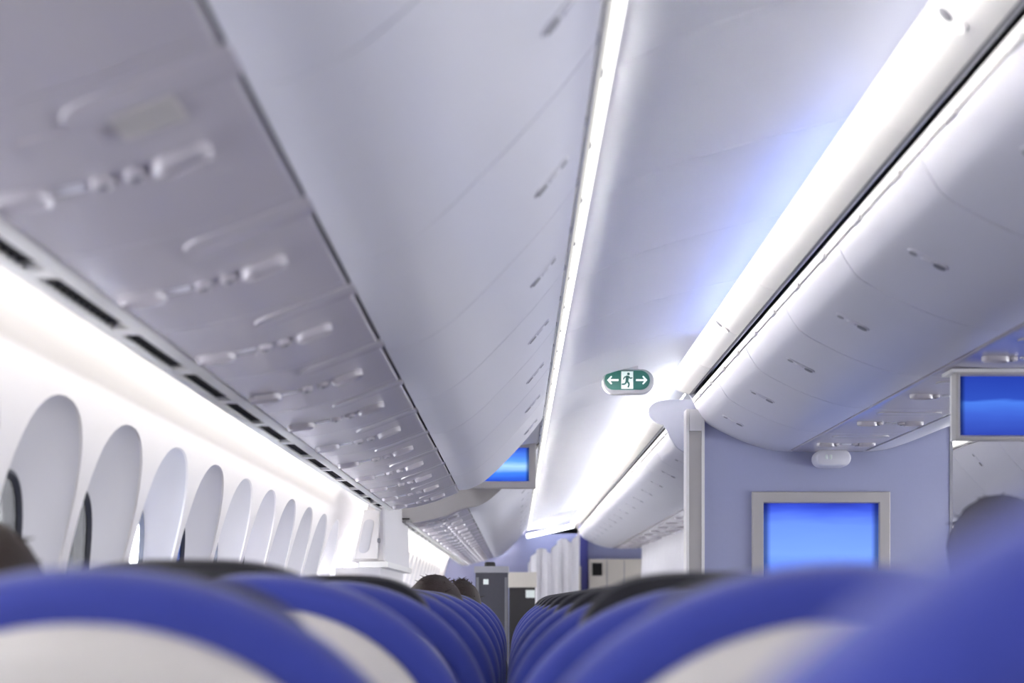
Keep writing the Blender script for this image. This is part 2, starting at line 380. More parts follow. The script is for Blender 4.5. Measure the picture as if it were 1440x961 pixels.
# ------------------------------------------------------------------ passenger service units (window side)
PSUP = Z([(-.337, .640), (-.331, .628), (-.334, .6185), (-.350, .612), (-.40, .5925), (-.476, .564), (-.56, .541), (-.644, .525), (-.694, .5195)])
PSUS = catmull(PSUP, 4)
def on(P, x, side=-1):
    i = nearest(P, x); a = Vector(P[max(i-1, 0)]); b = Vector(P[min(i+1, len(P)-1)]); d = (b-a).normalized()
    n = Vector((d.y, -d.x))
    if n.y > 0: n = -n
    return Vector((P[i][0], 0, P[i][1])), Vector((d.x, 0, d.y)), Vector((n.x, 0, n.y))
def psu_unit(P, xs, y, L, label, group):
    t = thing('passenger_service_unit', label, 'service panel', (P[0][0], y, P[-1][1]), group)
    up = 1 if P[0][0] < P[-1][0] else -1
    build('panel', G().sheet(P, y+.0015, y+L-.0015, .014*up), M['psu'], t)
    V = Vector((0, 1, 0))
    for x, kind in xs:
        c, u, n = on(P, x); c = c+Vector((0, y+L*.5, 0))
        if kind == 'light':
            g = G(); g.stad(c, u, V, n, .085, .052, [(.0, -.004), (.001, .010), (.004, .015), (.008, .012), (.016, .003), (.021, .0005)], 0)
            g.stad(c+u*.012, u, V, n, .024, .024, [(0, 0), (.002, .0035)], 1, 16)
            build('reading_light', g, [M['psu'], M['mid']], t)
        elif kind == 'air':
            g = G(); g.stad(c, u, V, n, .034, .034, [(0, -.003), (.001, .008), (.005, .011), (.009, .006)], 0, 18)
            g.stad(c, u, V, n, .014, .014, [(0, .002), (.002, .013)], 1, 12)
            build('air_nozzle', g, [M['psu'], M['mid']], t)
        elif kind == 'call':
            build('call_button', G().stad(c, u, V, n, .05, .016, [(0, -.002), (.001, .004), (.003, .005)]), M['bin'], t)
    # oxygen flap and speaker cover on the rest of the panel
    xm = xs[0][1] and (P[len(P)//2][0])
    c, u, n = on(P, xm); c = c+Vector((0, y+L*.14, 0))
    g = G(); g.stad(c, u, V, n, .26, .085, [(0, -.004), (.001, .0016), (.004, .0022)]); build('oxygen_flap', g, M['psu'], t)
    return t
XS = [(-.44, 'light'), (-.505, 'air'), (-.545, 'air'), (-.585, 'call'), (-.635, 'light')]
PL = .60
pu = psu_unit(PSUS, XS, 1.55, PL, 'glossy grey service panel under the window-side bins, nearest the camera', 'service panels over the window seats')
for k in list(range(-9, 0))+list(range(1, 11)):
    yy = 1.55+PL*k
    if yy+PL > 8.16: continue
    copy_tree(pu, (pu.location.x, yy, pu.location.z), ('glossy grey service panel under the window-side bins, %s one forward of the nearest' % ORD[k-1]) if k > 0 else 'glossy grey service panel under the window-side bins, %s one aft of the nearest' % ORD[-k-1])
for k in range(18):
    o = copy_tree(pu, (pu.location.x, Y_S2+PL*k, pu.location.z), 'bright service panel under the forward cabin window-side bins, %s in its row' % ORD[k])
    o['group'] = 'forward cabin service panels'
# information sign panel (beige, close to the camera)
c, u, n = on(PSUS, -.44)
t = thing('sign_plate', 'beige sign plate on the service panel nearest the camera', 'sign', (c.x, 1.58, c.z))
def plate(x0, x1, y0, y1, h):
    a = [p for p in PSUS if x0 >= p[0] >= x1]; return G().sheet([(p[0], p[1]-h) for p in a], y0, y1, -.004)
build('plate', plate(-.385, -.485, 1.655, 1.735, .004), M['beige'], t)
build('cover', plate(-.49, -.59, 1.66, 1.73, .004), M['psu'], t)

# ------------------------------------------------------------------ air vent rail between service panels and sidewall
def vent_rail(y0, y1, label, slot0, near=True, SP=.482, GAP=.05):
    sl0 = []
    t = thing('air_vent_rail', label, 'air vent', (-.75, y0, .515+EYE))
    h = .5175
    build('rail', G().sheet(Z([(-.702, h+.02), (-.703, h+.003), (-.708, h), (-.733, h-.0012)]), y0, y1, -.012), M['rail'], t)
    build('outer_rail', G().sheet(Z([(-.770, h-.003), (-.792, h-.004), (-.799, h), (-.800, h+.035)]), y0, y1, -.012), M['rail'], t)
    build('backing', G().box(-.79, -.71, y0, y1, h+EYE+.022, h+EYE+.03), M['black'], t)
    y = slot0
    while y > y0+SP: y -= SP
    while y < y1-.1:
        yb = min(y+SP-GAP, y1)
        build('bridge', G().box(-.773, -.730, y-GAP/2, y+GAP/2, EYE+h-.0025, EYE+h+.02), M['rail'], t)
        n = int((yb-y)/.033)
        for i in range(1, n):
            yy = y+GAP/2+i*.033
            if near and 1.6 < yy < 7:
                if not sl0: sl0.append(build('louver', G().obox((-.752, 0, EYE+h+.011), (1, 0, 0), (0, 1, 0), (0, 0, 1), .020, .003, .007), M['dark'], t, org=(0, 0, 0))); o = sl0[0]
                else: o = sl0[0].copy(); COL.objects.link(o)
                o.location = (.75, yy-y0, -(.515+EYE))
        y += SP
    return t
vent_rail(-3.9, 8.13, 'white rail of dark slotted air vents above the near windows', 2.25)
vent_rail(9.45, 21, 'white rail of dark air vents above the forward cabin windows', 9.7, False)

# ------------------------------------------------------------------ light strips
def strip(name, label, P, y0, y1, m, mhouse, seg, kind_cat='light strip', t=.006, side=1, house=None):
    th = thing(name, label, kind_cat, (P[0][0], y0, P[0][1]))
    if house: build('housing', G().sheet(house, y0, y1, .005*side), mhouse, th)
    y = y0
    while y < y1-.05:
        b = min(y+seg, y1); build('light_lens', G().sheet(P, y+.002, b-.002, t*side), m, th); y = b
    return th
# wall wash lights hidden above the vent rails
WL = Z([(-.842, .668), (-.822, .592)]); WH = Z([(-.79, .60), (-.81, .63), (-.82, .67)])
for (a, b, m, lab) in ((-3.9, 8.1, 'wlens', 'warm white wall light strip above the near windows'), (9.5, 21, 'wlens_far', 'warm white wall light strip above the forward cabin windows')):
    strip('wall_light', lab, WL, a, b, M[m], M['rail'], 1.2, house=WH)
strip('wall_light', 'warm white wall light strip along the far side wall', mir(WL), -3.9, 20, M['wlens'], M['rail'], 1.2, side=-1)
# aisle light rails along the top of the outboard bins
def light_rail(y0, y1, m, label, right=False):
    f = mir if right else (lambda P: P); s = -1 if right else 1
    t = thing('aisle_light_rail', label, 'light strip', (f(Z([(.17, 1.045)]))[0][0], y0, 1.045+EYE))
    build('hinge_rail', G().sheet(f(Z([(.1525, 1.0355), (.1605, 1.0405)])), y0, y1, .008*s), M['rail'], t)
    build('inner_rail', G().sheet(f(Z([(.1625, 1.0415), (.1705, 1.0455)])), y0, y1, .008*s), M['painted_glow'], t)  # rail is no lamp; its brightness is painted on as emission
    build('channel', G().box(*sorted((f([(.130, 0)])[0][0], f([(.174, 0)])[0][0])), y0, y1, 1.058+EYE, 1.062+EYE), M['black'], t)
    build('cover', G().sheet(f(Z([(.110, 1.090), (.14, 1.090), (.161, 1.090)])), y0, y1, .004*s), M['rail'], t)  # unseen baffle, added to hold the rail light off the near ceiling
    y = y0
    while y < y1-.05:
        b = min(y+BL/2, y1)
        build('light_lens', G().sheet(f(Z([(.1735, 1.047), (.190, 1.054), (.1965, 1.0695)])), y+.002, b-.002, .006*s), M['glow'], t)
        build('light_source', G().sheet(f(Z([(.134, 1.070), (.136, 1.084)])), y+.002, b-.002, .004*s), m, t)
        build('clip', G().sheet(f(Z([(.1695, 1.0445), (.1745, 1.047)])), b-.05, b-.005, .006*s), M['rail'], t)
        build('hinge', G().sheet(f(Z([(.1495, 1.0325), (.1535, 1.036)])), y+.20, y+.25, .006*s), M['mid'], t)
        y = b
light_rail(-3.9, 9.4, M['lens'], 'bright white light rail along the top of the near window-side bins')
light_rail(9.42, 21, M['lens_far'], 'bright white light rail along the forward window-side bins')
light_rail(-3.9, 18, M['lens'], 'bright white light rail across the far aisle', True)
# coloured cove strips that wash the ceiling
def cove(y0, y1, m, label, P, side=1): strip('cove_light', label, P, y0, y1, M[m], M['rail'], 1.0, side=side)
CL_ = Z([(.120, 1.096), (.150, 1.097)])
CC_ = Z([(.990, 1.200), (1.025, 1.250)])
for nm, P, q in (('behind the window-side light rail', CL_, '_low'), ('on top of the central valance', CC_, '')):
    cove(-3.9, 3.9, 'lil'+q, 'pale lilac cove light strip hidden %s' % nm, P)
    cove(3.95, 7.15, 'blue'+q, 'blue cove light strip hidden %s' % nm, P)
    cove(8.5, 21, 'fcove'+q, 'white cove light strip hidden %s in the forward cabin' % nm, P)
cove(-3.9, 21, 'lil', 'pale cove light strip on the far edge of the central valance', mir(CC_), -1)
cove(-3.9, 21, 'lil_low', 'pale cove light strip behind the far aisle light rail', mir(CL_), -1)

# ------------------------------------------------------------------ centre bins
CDOOR = catmull(Z([(.898, .995), (.906, .976), (.925, .942), (.962, .897), (1.06, .843), (1.16, .799), (1.26, .767), (1.33, .756), (1.372, .754)]), 4)
CRAIL = Z([(.886, 1.018), (.8955, .999)])
CROWN = catmull(Z([(.872, 1.040), (.83, 1.053), (.797, 1.075), (.781, 1.105), (.786, 1.140), (.815, 1.168), (.87, 1.184), (1.0, 1.19)]), 4)
CBODY = Z([(.93, 1.0), (1.0, .905), (1.15, .84), (1.3, .80), (1.40, .78)]); CBODY = CBODY+mir(CBODY)[::-1]+Z([(2*CL-1.0, 1.17), (1.0, 1.17)])
def centre_bin(y, L):
    t = thing('overhead_bin', '', 'overhead bin', (CL, y, .76+EYE), 'centre overhead bins')
    build('bin_body', G().prism(CBODY, y+.004, y+L-.004), M['black'], t)
    for f, s in ((lambda P: P, 1), (mir, -1)):
        P = f(CDOOR)
        d = build('door', G().sheet(P, y+.0025, y+L-.0025, .016*s), M['bin'], t)
        i0, i1 = nearest(CDOOR, 1.092), nearest(CDOOR, .985)
        gl = latch_geo(P, i0, i1, y+L/2, -s)
        build('latch', gl, [M['bin'], M['mid'], M['grey']], d)
        build('hinge_cover', G().sheet(f(CRAIL), y+.001, y+L-.001, .010*s), M['rail'], t)
        for q in (.22, .70):
            g = G(); cx, cz = f(Z([(.8945, .9975)]))[0]
            g.obox((cx, y+L*q, cz), (1, 0, 0), (0, 1, 0), (0, 0, 1), .0055, .035, .006); build('hinge', g, M['rail'], t)
    return t
CB = .80; Y_C = 7.17
cb = centre_bin(Y_C-CB*7, CB)
cb['label'] = 'white overhead bin of the centre row, nearest the camera'
for k in range(1, 7):
    copy_tree(cb, (CL, Y_C-CB*(7-k), cb.location.z), ('white overhead bin of the centre row, %s one forward of the nearest' % ORD[k-1]) if k < 6 else 'white overhead bin of the centre row, last one before the partition')
for k in range(1, 7):
    copy_tree(cb, (CL, Y_C-CB*(7+k), cb.location.z), 'white overhead bin of the centre row, %s one aft of the nearest' % ORD[k-1])
Y_C2 = 8.44
for k in range(15):
    o = copy_tree(cb, (CL, Y_C2+CB*k, cb.location.z), 'bright white bin of the forward centre row beyond the partition, %s in its row' % ORD[k])
    o['group'] = 'forward centre overhead bins'
# valances (fixed crowns above the doors)
tn = 0
for f, s in ((lambda P: P, 1), (mir, -1)):
    for a, b, seg in ((Y_C-CB*13, Y_C, CB*1.0), (Y_C2, Y_C2+12, 1.2)):
        tn += 1
        P = f(CROWN)
        tr = tag(build('trim_%d' % tn, G().sheet([(x+.03*s, z-.006) for x, z in P[2:-3]], a+.01, b-.01, -.004*s), M['grey']), kind='structure')
        y = a
        while y < b-.05:
            e = min(y+seg, b)
            build('valance_panel', G().sheet(P, y+.001, e-.001, -.012*s), M['crown'], tr); y = e
        q = f(Z([(.872, 1.040), (.889, 1.052)])); build('valance_lip', G().sheet(q, a, b, .004*s), M['black'], tr)
# dark back of the gap between valance and doors
        g = G().sheet(f(Z([(.920, 1.07), (.915, 1.0)])), a, b, .003*s); build('gap_backing', g, M['black'], tr)
# end panel of the forward centre bins
half = CROWN[::-1][2:]+CDOOR
EP = half+mir(half)[::-1]
bin_end('bin_end_panel', EP, Y_C2-.003, 'lilac-grey end face of the forward centre bins beside the partition post').data.materials[0] = M['endp']
half2 = CROWN[::-1][2:]+CDOOR
tag(build('bin_end_panel', G().prism(half2+mir(half2)[::-1], Y_C+.002, Y_C+.02), M['bin'], None, (CL, Y_C, EYE+.75)), 'white forward end cover of the centre bins above the partition', 'panel')
# centre service units
CPS = Z([(1.384, .775), (1.385, .762), (1.392, .753), (1.42, .750), (1.5, .7475), (1.57, .7465)]); CPS = CPS+mir(CPS)[::-1][1:]
CPS = catmull(CPS, 3)
CXS = [(1.47, 'light'), (1.53, 'air'), (1.57, 'call'), (1.61, 'air'), (1.67, 'light')]
cpu = psu_unit(CPS, CXS, Y_C-CB*7, CB, 'glossy service panel under the centre bins, nearest the camera', 'service panels under the centre bins')
for k in range(1, 7):
    copy_tree(cpu, (cpu.location.x, Y_C-CB*(7-k), cpu.location.z), 'glossy service panel under the centre bins, %s one forward of the nearest' % ORD[k-1])
for k in range(1, 7):
    copy_tree(cpu, (cpu.location.x, Y_C-CB*(7+k), cpu.location.z), 'glossy service panel under the centre bins, %s one aft of the nearest' % ORD[k-1])
for k in range(15):
    o = copy_tree(cpu, (cpu.location.x, Y_C2+CB*k, cpu.location.z), 'service panel under the forward centre bins beyond the partition, %s in its row' % ORD[k])
    o['group'] = 'forward centre service panels'
# spotlights in the valance
for yv, lab in ((2.62, 'small oval spotlight in the white valance near the camera'), (5.55, 'small oval spotlight in the white valance farther forward')):
    a, b = Vector(CROWN[6]), Vector(CROWN[9]); d = (b-a).normalized(); n = Vector((-d.y, d.x)); n = -n if n.x > 0 else n
    c = (a+b)/2; C = Vector((c.x, yv, c.y)); U = Vector((d.x, 0, d.y)); Nn = Vector((n.x, 0, n.y)); V = Vector((0, 1, 0))
    t = thing('spotlight', lab, 'light', C)
    build('bezel', G().stad(C, U, V, Nn, .075, .045, [(0, -.004), (.001, .002), (.003, .003), (.005, .0015)]), M['crown'], t)
    build('lens', G().stad(C+U*.014+Nn*.001, U, V, Nn, .036, .034, [(0, -.001), (.001, .002), (.007, .0035)]), M['mid'], t)

# ------------------------------------------------------------------ partition with screen, post, sensor box
ph = 1.0+EYE
pt = tag(build('wall_partition', G().box(.952, 2.195, Y_C+.022, Y_C+.07, 0, .98+EYE), M['part'], None, (CL, Y_C, 0)), kind='structure')
build('edge_trim', G().box(2.190, 2.205, Y_C+.015, Y_C+.075, 0, .95+EYE), M['grey'], pt)
post = thing('partition_post', 'white and grey post at the aisle edge of the lilac partition', 'post', (.90, Y_C, 0))
build('column', G().box(.868, .942, Y_C+.0, Y_C+.09, 0, .955+EYE), M['beige'], post)
build('edge_strip', G().box(.856, .870, Y_C-.012, Y_C+.1, 0, .965+EYE), M['rail'], post)
build('edge_strip', G().box(.934, .948, Y_C-.012, Y_C+.1, 0, .955+EYE), M['rail'], post)
build('cap', G().box(.871, .933, Y_C-.010, Y_C+.0, .855+EYE, .965+EYE), M['rail'], post)
def monitor(name, label, xc, zc, W, H, y, fw, style, strength, depth=.03, loc=None, bot=None):
    t = thing(name, label, 'screen', (xc, y, zc))
    x0, x1, z0, z1 = xc-W/2, xc+W/2, zc-H/2, zc+H/2; b = fw if bot is None else bot
    g = G()                               # bevelled picture-frame
    def rect(i, yy, bb): return [(x0+i, yy, z0+i*bb), (x1-i, yy, z0+i*bb), (x1-i, yy, z1-i), (x0+i, yy, z1-i)]
    g.loops([rect(0, y, 1), rect(0, y-depth+.004, 1), rect(.005, y-depth, 1), rect(fw-.006, y-depth, b/fw), rect(fw, y-depth+.012, b/fw), rect(fw+.001, y, b/fw)], 0, False, False)
    build('frame', g, M['beige'], t, angle=20)
    build('screen', G().box(x0+fw-.002, x1-fw+.002, y-depth+.012, y-.001, z0+b-.002, z1-fw+.002), screen_mat('screen_'+style, strength, style), t)
    return t
Zp = EYE+.549-.27
tmon = monitor('bulkhead_screen', 'wide bright blue screen framed in the lilac partition', 1.537, Zp, .695, .54, Y_C+.022, .058, 'wide', .72)
# sensor box under the bin end
sb = thing('sensor_box', 'small white box with twin lens under the centre bins', 'sensor', (CL+.005, Y_C-.1, .66+EYE))
g = G(); C = Vector((CL+.005, Y_C-.055, .709+EYE))
g.stad(C, (1, 0, 0), (0, 0, 1), (0, -1, 0), .178, .086, [(.004, -.05), (0, -.045), (0, .045), (.006, .055), (.012, .058)], n=32)
build('housing', g, M['bin'], sb)
build('mount', G().box(CL-.05, CL+.06, Y_C-.09, Y_C-.02, .742+EYE, .752+EYE), M['bin'], sb)
for dx in (-.035, -.015):
    build('lens', G().stad(C+Vector((dx, -.056, .004)), (0, 0, 1), (1, 0, 0), (0, -1, 0), .026, .016, [(0, 0), (.001, .004), (.004, .006)], n=16), M['white'], sb)

# hanging screen under the centre bins, and the window-side one
hm = monitor('hanging_screen', 'blue screen in a pale frame hanging under the centre bins', 1.57, EYE+.628, .312, .222, 4.62, .016, 'band', .62, .05)
build('back_cover', G().box(1.57-.15, 1.57+.15, 4.62, 4.655, EYE+.522, EYE+.735), M['rail'], hm)
build('bracket', G().box(1.57-.17, 1.57+.17, 4.57, 4.68, EYE+.735, EYE+.7455), M['rail'], hm)
lm = monitor('hanging_screen', 'blue screen at the end of the window-side bins, half hidden by their curve', -.10, EYE+.895, .46, .315, 9.40, .048, 'glow', .75, .06)
build('back_cover', G().box(-.32, .12, 9.40, 9.462, EYE+.745, EYE+1.045), M['beige'], lm)

# ------------------------------------------------------------------ exit sign
es = thing('exit_sign', 'green and white running-man exit sign hanging from the aisle ceiling', 'exit sign', (.563, 7.2, 1.118+EYE))
C = Vector((.563, 7.2, 1.118+EYE)); UX, UZ, UN = (1, 0, 0), (0, 0, 1), (0, -1, 0)
build('housing', G().stad(C+Vector((.006, .02, -.006)), UX, UZ, UN, .262, .125, [(.01, -.05), (0, -.035), (0, .012), (.006, .018)], n=36), M['grey'], es)
fc = build('face', G().stad(C, UX, UZ, UN, .232, .100, [(0, -.005), (.001, .002), (.002, .0025)], n=36), M['green'], es)
def poly(pts, dy=-.0035, t=.002):
    return G().loops([[C+Vector((x, dy, z)) for x, z in pts], [C+Vector((x, dy-t, z)) for x, z in pts]])
build('pictogram_panel', poly([(-.030, -.044), (.030, -.044), (.030, .044), (-.030, .044)]), M['white'], fc)
g = G()
def limb(a, b, w_, dy=-.0058):
    a = Vector((a[0], 0, a[1])); b = Vector((b[0], 0, b[1])); d = (b-a).normalized(); n = Vector((-d.z, 0, d.x))*w_/2
    P = [a+n, b+n, b-n, a-n]; g.loops([[C+p+Vector((0, dy, 0)) for p in P], [C+p+Vector((0, dy-.0015, 0)) for p in P]])
g.stad(C+Vector((.006, -.0058, .031)), UX, UZ, UN, .014, .014, [(0, 0), (.001, .0015)], n=14)
limb((.003, .022), (-.002, -.004), .015); limb((-.002, -.004), (.010, -.020), .009); limb((.010, -.020), (.004, -.038), .008)
limb((-.003, -.004), (-.010, -.020), .009); limb((-.010, -.020), (-.028, -.022), .008)
limb((.004, .019), (.017, .008), .007); limb((.017, .008), (.026, .012), .006); limb((.002, .019), (-.014, .014), .007); limb((-.014, .014), (-.020, .003), .006)
build('running_figure', g, M['green'], fc)
for s in (-1, 1):
    x = s*.072
    a = [(x+s*.030, 0), (x+s*.010, .022), (x+s*.004, .018), (x+s*.014, .005), (x-s*.028, .005), (x-s*.028, -.005), (x+s*.014, -.005), (x+s*.004, -.018), (x+s*.010, -.022)]
    build('arrow', poly(a), M['white'], fc)
es_h = build('hanger', G().box(.51, .62, 7.22, 7.25, 1.17+EYE, 1.215+EYE), M['bin'], es)

es.location = (.608, 7.8, 1.209+EYE); es.scale = (1.083,)*3
# ------------------------------------------------------------------ seats
def outline(ins, top, hw=.305, ch=.285, n=2.05, bot=-.74, N=18):
    """seat-back outline (u, v); v measured from the eye height, top at v = top"""
    P = []; a = hw-ins; c = ch-ins; v0 = top-ch
    for i in range(N+1):
        t = math.pi/2*i/N; P.append((a*math.cos(t)**(2/n), v0+c*math.sin(t)**(2/n)))
    L = [(-u, v) for u, v in P[:-1]][::-1]
    return [(a, bot+ins)]+P+L+[(-a, bot+ins)]
TOP = .032; TILT = .15
def seat_thing(label, x, y, group):
    t = thing('airline_seat', label, 'seat', (x, y, 0), group)
    def loop(ins, dy): return [(x+u, y+dy+(TOP-v)*TILT, v+EYE) for u, v in outline(ins, TOP)]
    bk = build('backrest', G().loops([loop(.050, .004), (loop(.034, -.004)), loop(.014, .004), loop(.003, .022), loop(0, .045), loop(.004, .075), loop(.018, .098), loop(.045, .112)]), M['fabric'], t, angle=60)
    sh = build('back_shell', G().loops([loop(.046, .012), loop(.049, -.006), loop(.056, -.012), loop(.08, -.017), loop(.12, -.020)]), M['shell'], t, angle=50)
    def sl(P, d): return [(x+u, y+d+(TOP-v)*TILT, v+EYE) for u, v in P]
    q = [(-.17, -.52), (.17, -.52), (.17, -.27), (-.17, -.27)]; q2 = [(u*.97, v) for u, v in q]
    build('tray_table', G().loops([sl(q, -.018), sl(q, -.030), sl(q2, -.034)]), M['beige'], t)
    build('tray_latch', G().loops([sl([(-.02, -.262), (.02, -.262), (.02, -.245), (-.02, -.245)], -.018), sl([(-.02, -.262), (.02, -.262), (.02, -.245), (-.02, -.245)], -.034)]), M['mid'], sh)
    hr = []                                # padded headrest standing in front of the cover, showing above it
    for ins, dy in ((.03, .088), (.010, .094), (.004, .115), (.010, .145), (.03, .155)):
        P = [(u*.66, v) for u, v in outline(ins, TOP+.012, ch=.20, n=3.2, bot=-.16)]
        hr.append(sl(P, dy))
    build('headrest', G().loops(hr), M['headrest'], t, angle=50)
    g = G(); yb = y+.12+(TOP+.70)*TILT-.06
    prof = [(yb, .34), (yb+.5, .34), (yb+.53, .37), (yb+.53, .42), (yb+.49, .465), (yb+.1, .45), (yb, .44)]
    g.loops([[(x-.225, a, b) for a, b in prof], [(x-.235, a, b) for a, b in prof], [(x+.235, a, b) for a, b in prof], [(x+.225, a, b) for a, b in prof]]); build('cushion', g, M['fabric'], t)
    for s in (-1, 1):
        build('armrest', G().box(x+s*.243-.014, x+s*.243+.014, yb+.02, yb+.36, .60, .64), M['armr'], t)
        build('leg', G().box(x+s*.16-.02, x+s*.16+.02, yb+.08, yb+.12, .0, .35).box(x+s*.16-.02, x+s*.16+.02, yb+.36, yb+.40, .0, .35), M['metal'], t)
    build('beam', G().box(x-.24, x+.24, yb+.07, yb+.13, .30, .345), M['metal'], t)
    return t
def row_y(k): return 1.14+.80*k
proto = seat_thing('blue seat with pale shell in the nearest row, window side of the gap', -.355, row_y(0), 'seats on the window side of the narrow gap')
def place(x, k, label, group, dz=0, hr=None):
    o = copy_tree(proto, (x, row_y(k), dz), label); o['group'] = group
    if hr:
        for c in o.children:
            if c.name.startswith('headrest'):
                c.location = hr
                if hr[0] < -.09: c.scale.x = 1.2
    return o
rown = {0: 'nearest', 8: 'last'}
def rw(k): return rown.get(k, ORD[k])
for c in proto.children:
    if c.name.startswith('headrest'): c.location = (0, 0, -.012)
proto.location.z = -.003
for k in range(1, 9):
    hr = {0: (0, 0, -.03), 1: (-.125, .0, .014), 2: (0, 0, .006)}.get(k)
    place(-.355, k, 'blue seat on the window side of the gap, %s row from the camera' % rw(k), 'seats on the window side of the narrow gap', .006, hr)
for k in range(1, 9):
    place(-.925, k, 'blue seat beside the windows, %s row from the camera' % rw(k), 'seats beside the windows', 0, {2: (0, 0, .012), 3: (0, 0, .012)}.get(k)).scale = (.84, 1, 1)
place(.294, -1, 'very close out-of-focus blue seat at the lower corner, beside the camera', 'seats on the aisle side of the narrow gap', .032, (.05, 0, -.08))
for k in range(0, 9):
    place(.275, k, 'blue seat on the aisle side of the gap, %s row from the camera' % rw(k), 'seats on the aisle side of the narrow gap', 0 if k == 0 else -.011, {0: None, 1: (0, 0, .013)}.get(k, (0, 0, .006)))
for q, nm in ((1.07, 'aisle'), (1.57, 'middle'), (2.07, 'far')):
    for k in range(1, 7):
        place(q, k, 'blue centre-block %s seat, %s row from the camera' % (nm, rw(k)), 'centre block seats').scale = (.80, 1, 1)

# ------------------------------------------------------------------ people
def person(label, x, y, top, hair, shirt, skin, lean=0.0):
    """seated passenger; y is the middle of the head, top the height of the crown above the floor"""
    t = thing('person', label, 'person', (x, y, 0))
    hz = top-.115
    J = {}; E = []; rad = {}
    def j(n, p, r, q=None):
        J[n] = (Vector(p), r)
        if q: E.append((q, n))
    j('pelvis', (x, y+.07, .56), (.15, .12)); j('waist', (x, y+.06, .70), (.14, .105), 'pelvis'); j('chest', (x, y+.03, .90), (.155, .11), 'waist')
    j('upper', (x, y+.01, hz-.27), (.12, .085), 'chest'); j('neck', (x, y+.005, hz-.155), (.055, .055), 'upper'); j('jaw', (x, y+.012, hz-.07), (.066, .078), 'neck')
    j('skull', (x, y, hz+.02), (.075, .092), 'jaw'); j('crown', (x, y-.005, hz+.085), (.05, .06), 'skull')
    for s, n in ((-1, 'l'), (1, 'r')):
        j('sh'+n, (x+s*.175, y+.02, hz-.30), (.055, .055), 'upper'); j('el'+n, (x+s*.205, y+.12, hz-.58), (.042, .042), 'sh'+n)
        j('wr'+n, (x+s*.13, y+.36, .64), (.028, .026), 'el'+n); j('pa'+n, (x+s*.115, y+.42, .632), (.036, .018), 'wr'+n)
        for q in range(4):
            j('f%d%s' % (q, n), (x+s*(.145-.022*q), y+.475, .628), (.0095, .0095), 'pa'+n)
            j('g%d%s' % (q, n), (x+s*(.143-.021*q), y+.505+.008*(q in (1, 2)), .612), (.008, .008), 'f%d%s' % (q, n))
        j('th'+n, (x+s*.07, y+.415, .622), (.010, .010), 'pa'+n)
        j('hp'+n, (x+s*.095, y+.11, .545), (.088, .082), 'pelvis'); j('kn'+n, (x+s*.12, y+.50, .53), (.062, .06), 'hp'+n)
        j('an'+n, (x+s*.12, y+.52, .09), (.04, .04), 'kn'+n); j('to'+n, (x+s*.125, y+.66, .045), (.04, .032), 'an'+n)
    names = list(J); ix = {n: i for i, n in enumerate(names)}
    me = bpy.data.meshes.new('body'); me.from_pydata([tuple(J[n][0]-ORG[t.name]) for n in names], [(ix[a], ix[b]) for a, b in E], [])
    me.materials.append(skin)
    o = bpy.data.objects.new('body', me); COL.objects.link(o); o.parent = t; ORG[o.name] = ORG[t.name]
    o.modifiers.new('skin', 'SKIN').use_smooth_shade = True
    for n, sv in zip(names, me.skin_vertices[0].data): sv.radius = J[n][1]; sv.use_root = (n == 'pelvis')
    o.modifiers.new('sub', 'SUBSURF').levels = 2; o.modifiers['sub'].render_levels = 2
    # clothing: a loose top following the torso
    g = G(); N = 20
    def ell(cx, cy, cz, rx, ry): return [(cx+rx*math.cos(2*math.pi*i/N), cy+ry*math.sin(2*math.pi*i/N), cz) for i in range(N)]
    g.loops([ell(x, y+.07, .50, .19, .155), ell(x, y+.06, .70, .175, .14), ell(x, y+.035, .88, .20, .145), ell(x, y+.015, hz-.30, .225, .105), ell(x, y+.01, hz-.235, .14, .085), ell(x, y+.005, hz-.185, .072, .068)], 0, False, False)
    sh = build('shirt', g, shirt, t, angle=80); sh.modifiers.new('s', 'SOLIDIFY').thickness = .006
    for s in (-1, 1):
        build('sleeve', G().tube([(x+s*.15, y+.02, hz-.285), (x+s*.19, y+.05, hz-.38), (x+s*.21, y+.12, hz-.58), (x+s*.165, y+.26, .66)], [.066, .062, .052, .042], n=12), shirt, t, angle=80)
    # face: nose, ears, eyes, mouth
    build('nose', G().loops([[(x-.012, y+.088, hz-.045), (x+.012, y+.088, hz-.045), (x+.006, y+.088, hz+.005), (x-.006, y+.088, hz+.005)], [(x-.008, y+.112, hz-.04), (x+.008, y+.112, hz-.04), (x+.003, y+.095, hz), (x-.003, y+.095, hz)]]), skin, t)
    for s in (-1, 1):
        build('ear', G().stad((x+s*.078, y, hz-.015), (0, 0, 1), (0, 1, 0), (s, 0, 0), .06, .034, [(0, -.012), (0, .004), (.006, .008)], n=14), skin, t)
        build('eye', G().stad((x+s*.03, y+.088, hz+.005), (1, 0, 0), (0, 0, 1), (0, 1, 0), .026, .012, [(0, -.01), (.001, .002), (.004, .004)], n=12), M['dark'], t)
    build('mouth', G().stad((x, y+.088, hz-.075), (1, 0, 0), (0, 0, 1), (0, 1, 0), .045, .012, [(0, -.012), (.002, .003)], n=12), M['skin2'], t)
    # hair: thick cap with tufts
    g = G(); rnd = random.Random(int(x*1000)); Ls = []
    for a in range(0, 13):
        th = a/12*R(128); loop = []
        for i in range(28):
            ph_ = 2*math.pi*i/28; back = -math.sin(ph_)
            tt = th*(1 if back > -.2 else .62)
            r = 1+rnd.uniform(-.025, .025)
            loop.append((x+.098*r*math.sin(tt)*math.cos(ph_), y-.004+.113*r*math.sin(tt)*math.sin(ph_), hz-.005+.120*r*math.cos(tt)))
        Ls.append(loop)
    g.loops(Ls, 0, False, False)
    hobj = build('hair', g, hair, t, angle=80); hobj.modifiers.new('s', 'SOLIDIFY').thickness = .012
    g = G()
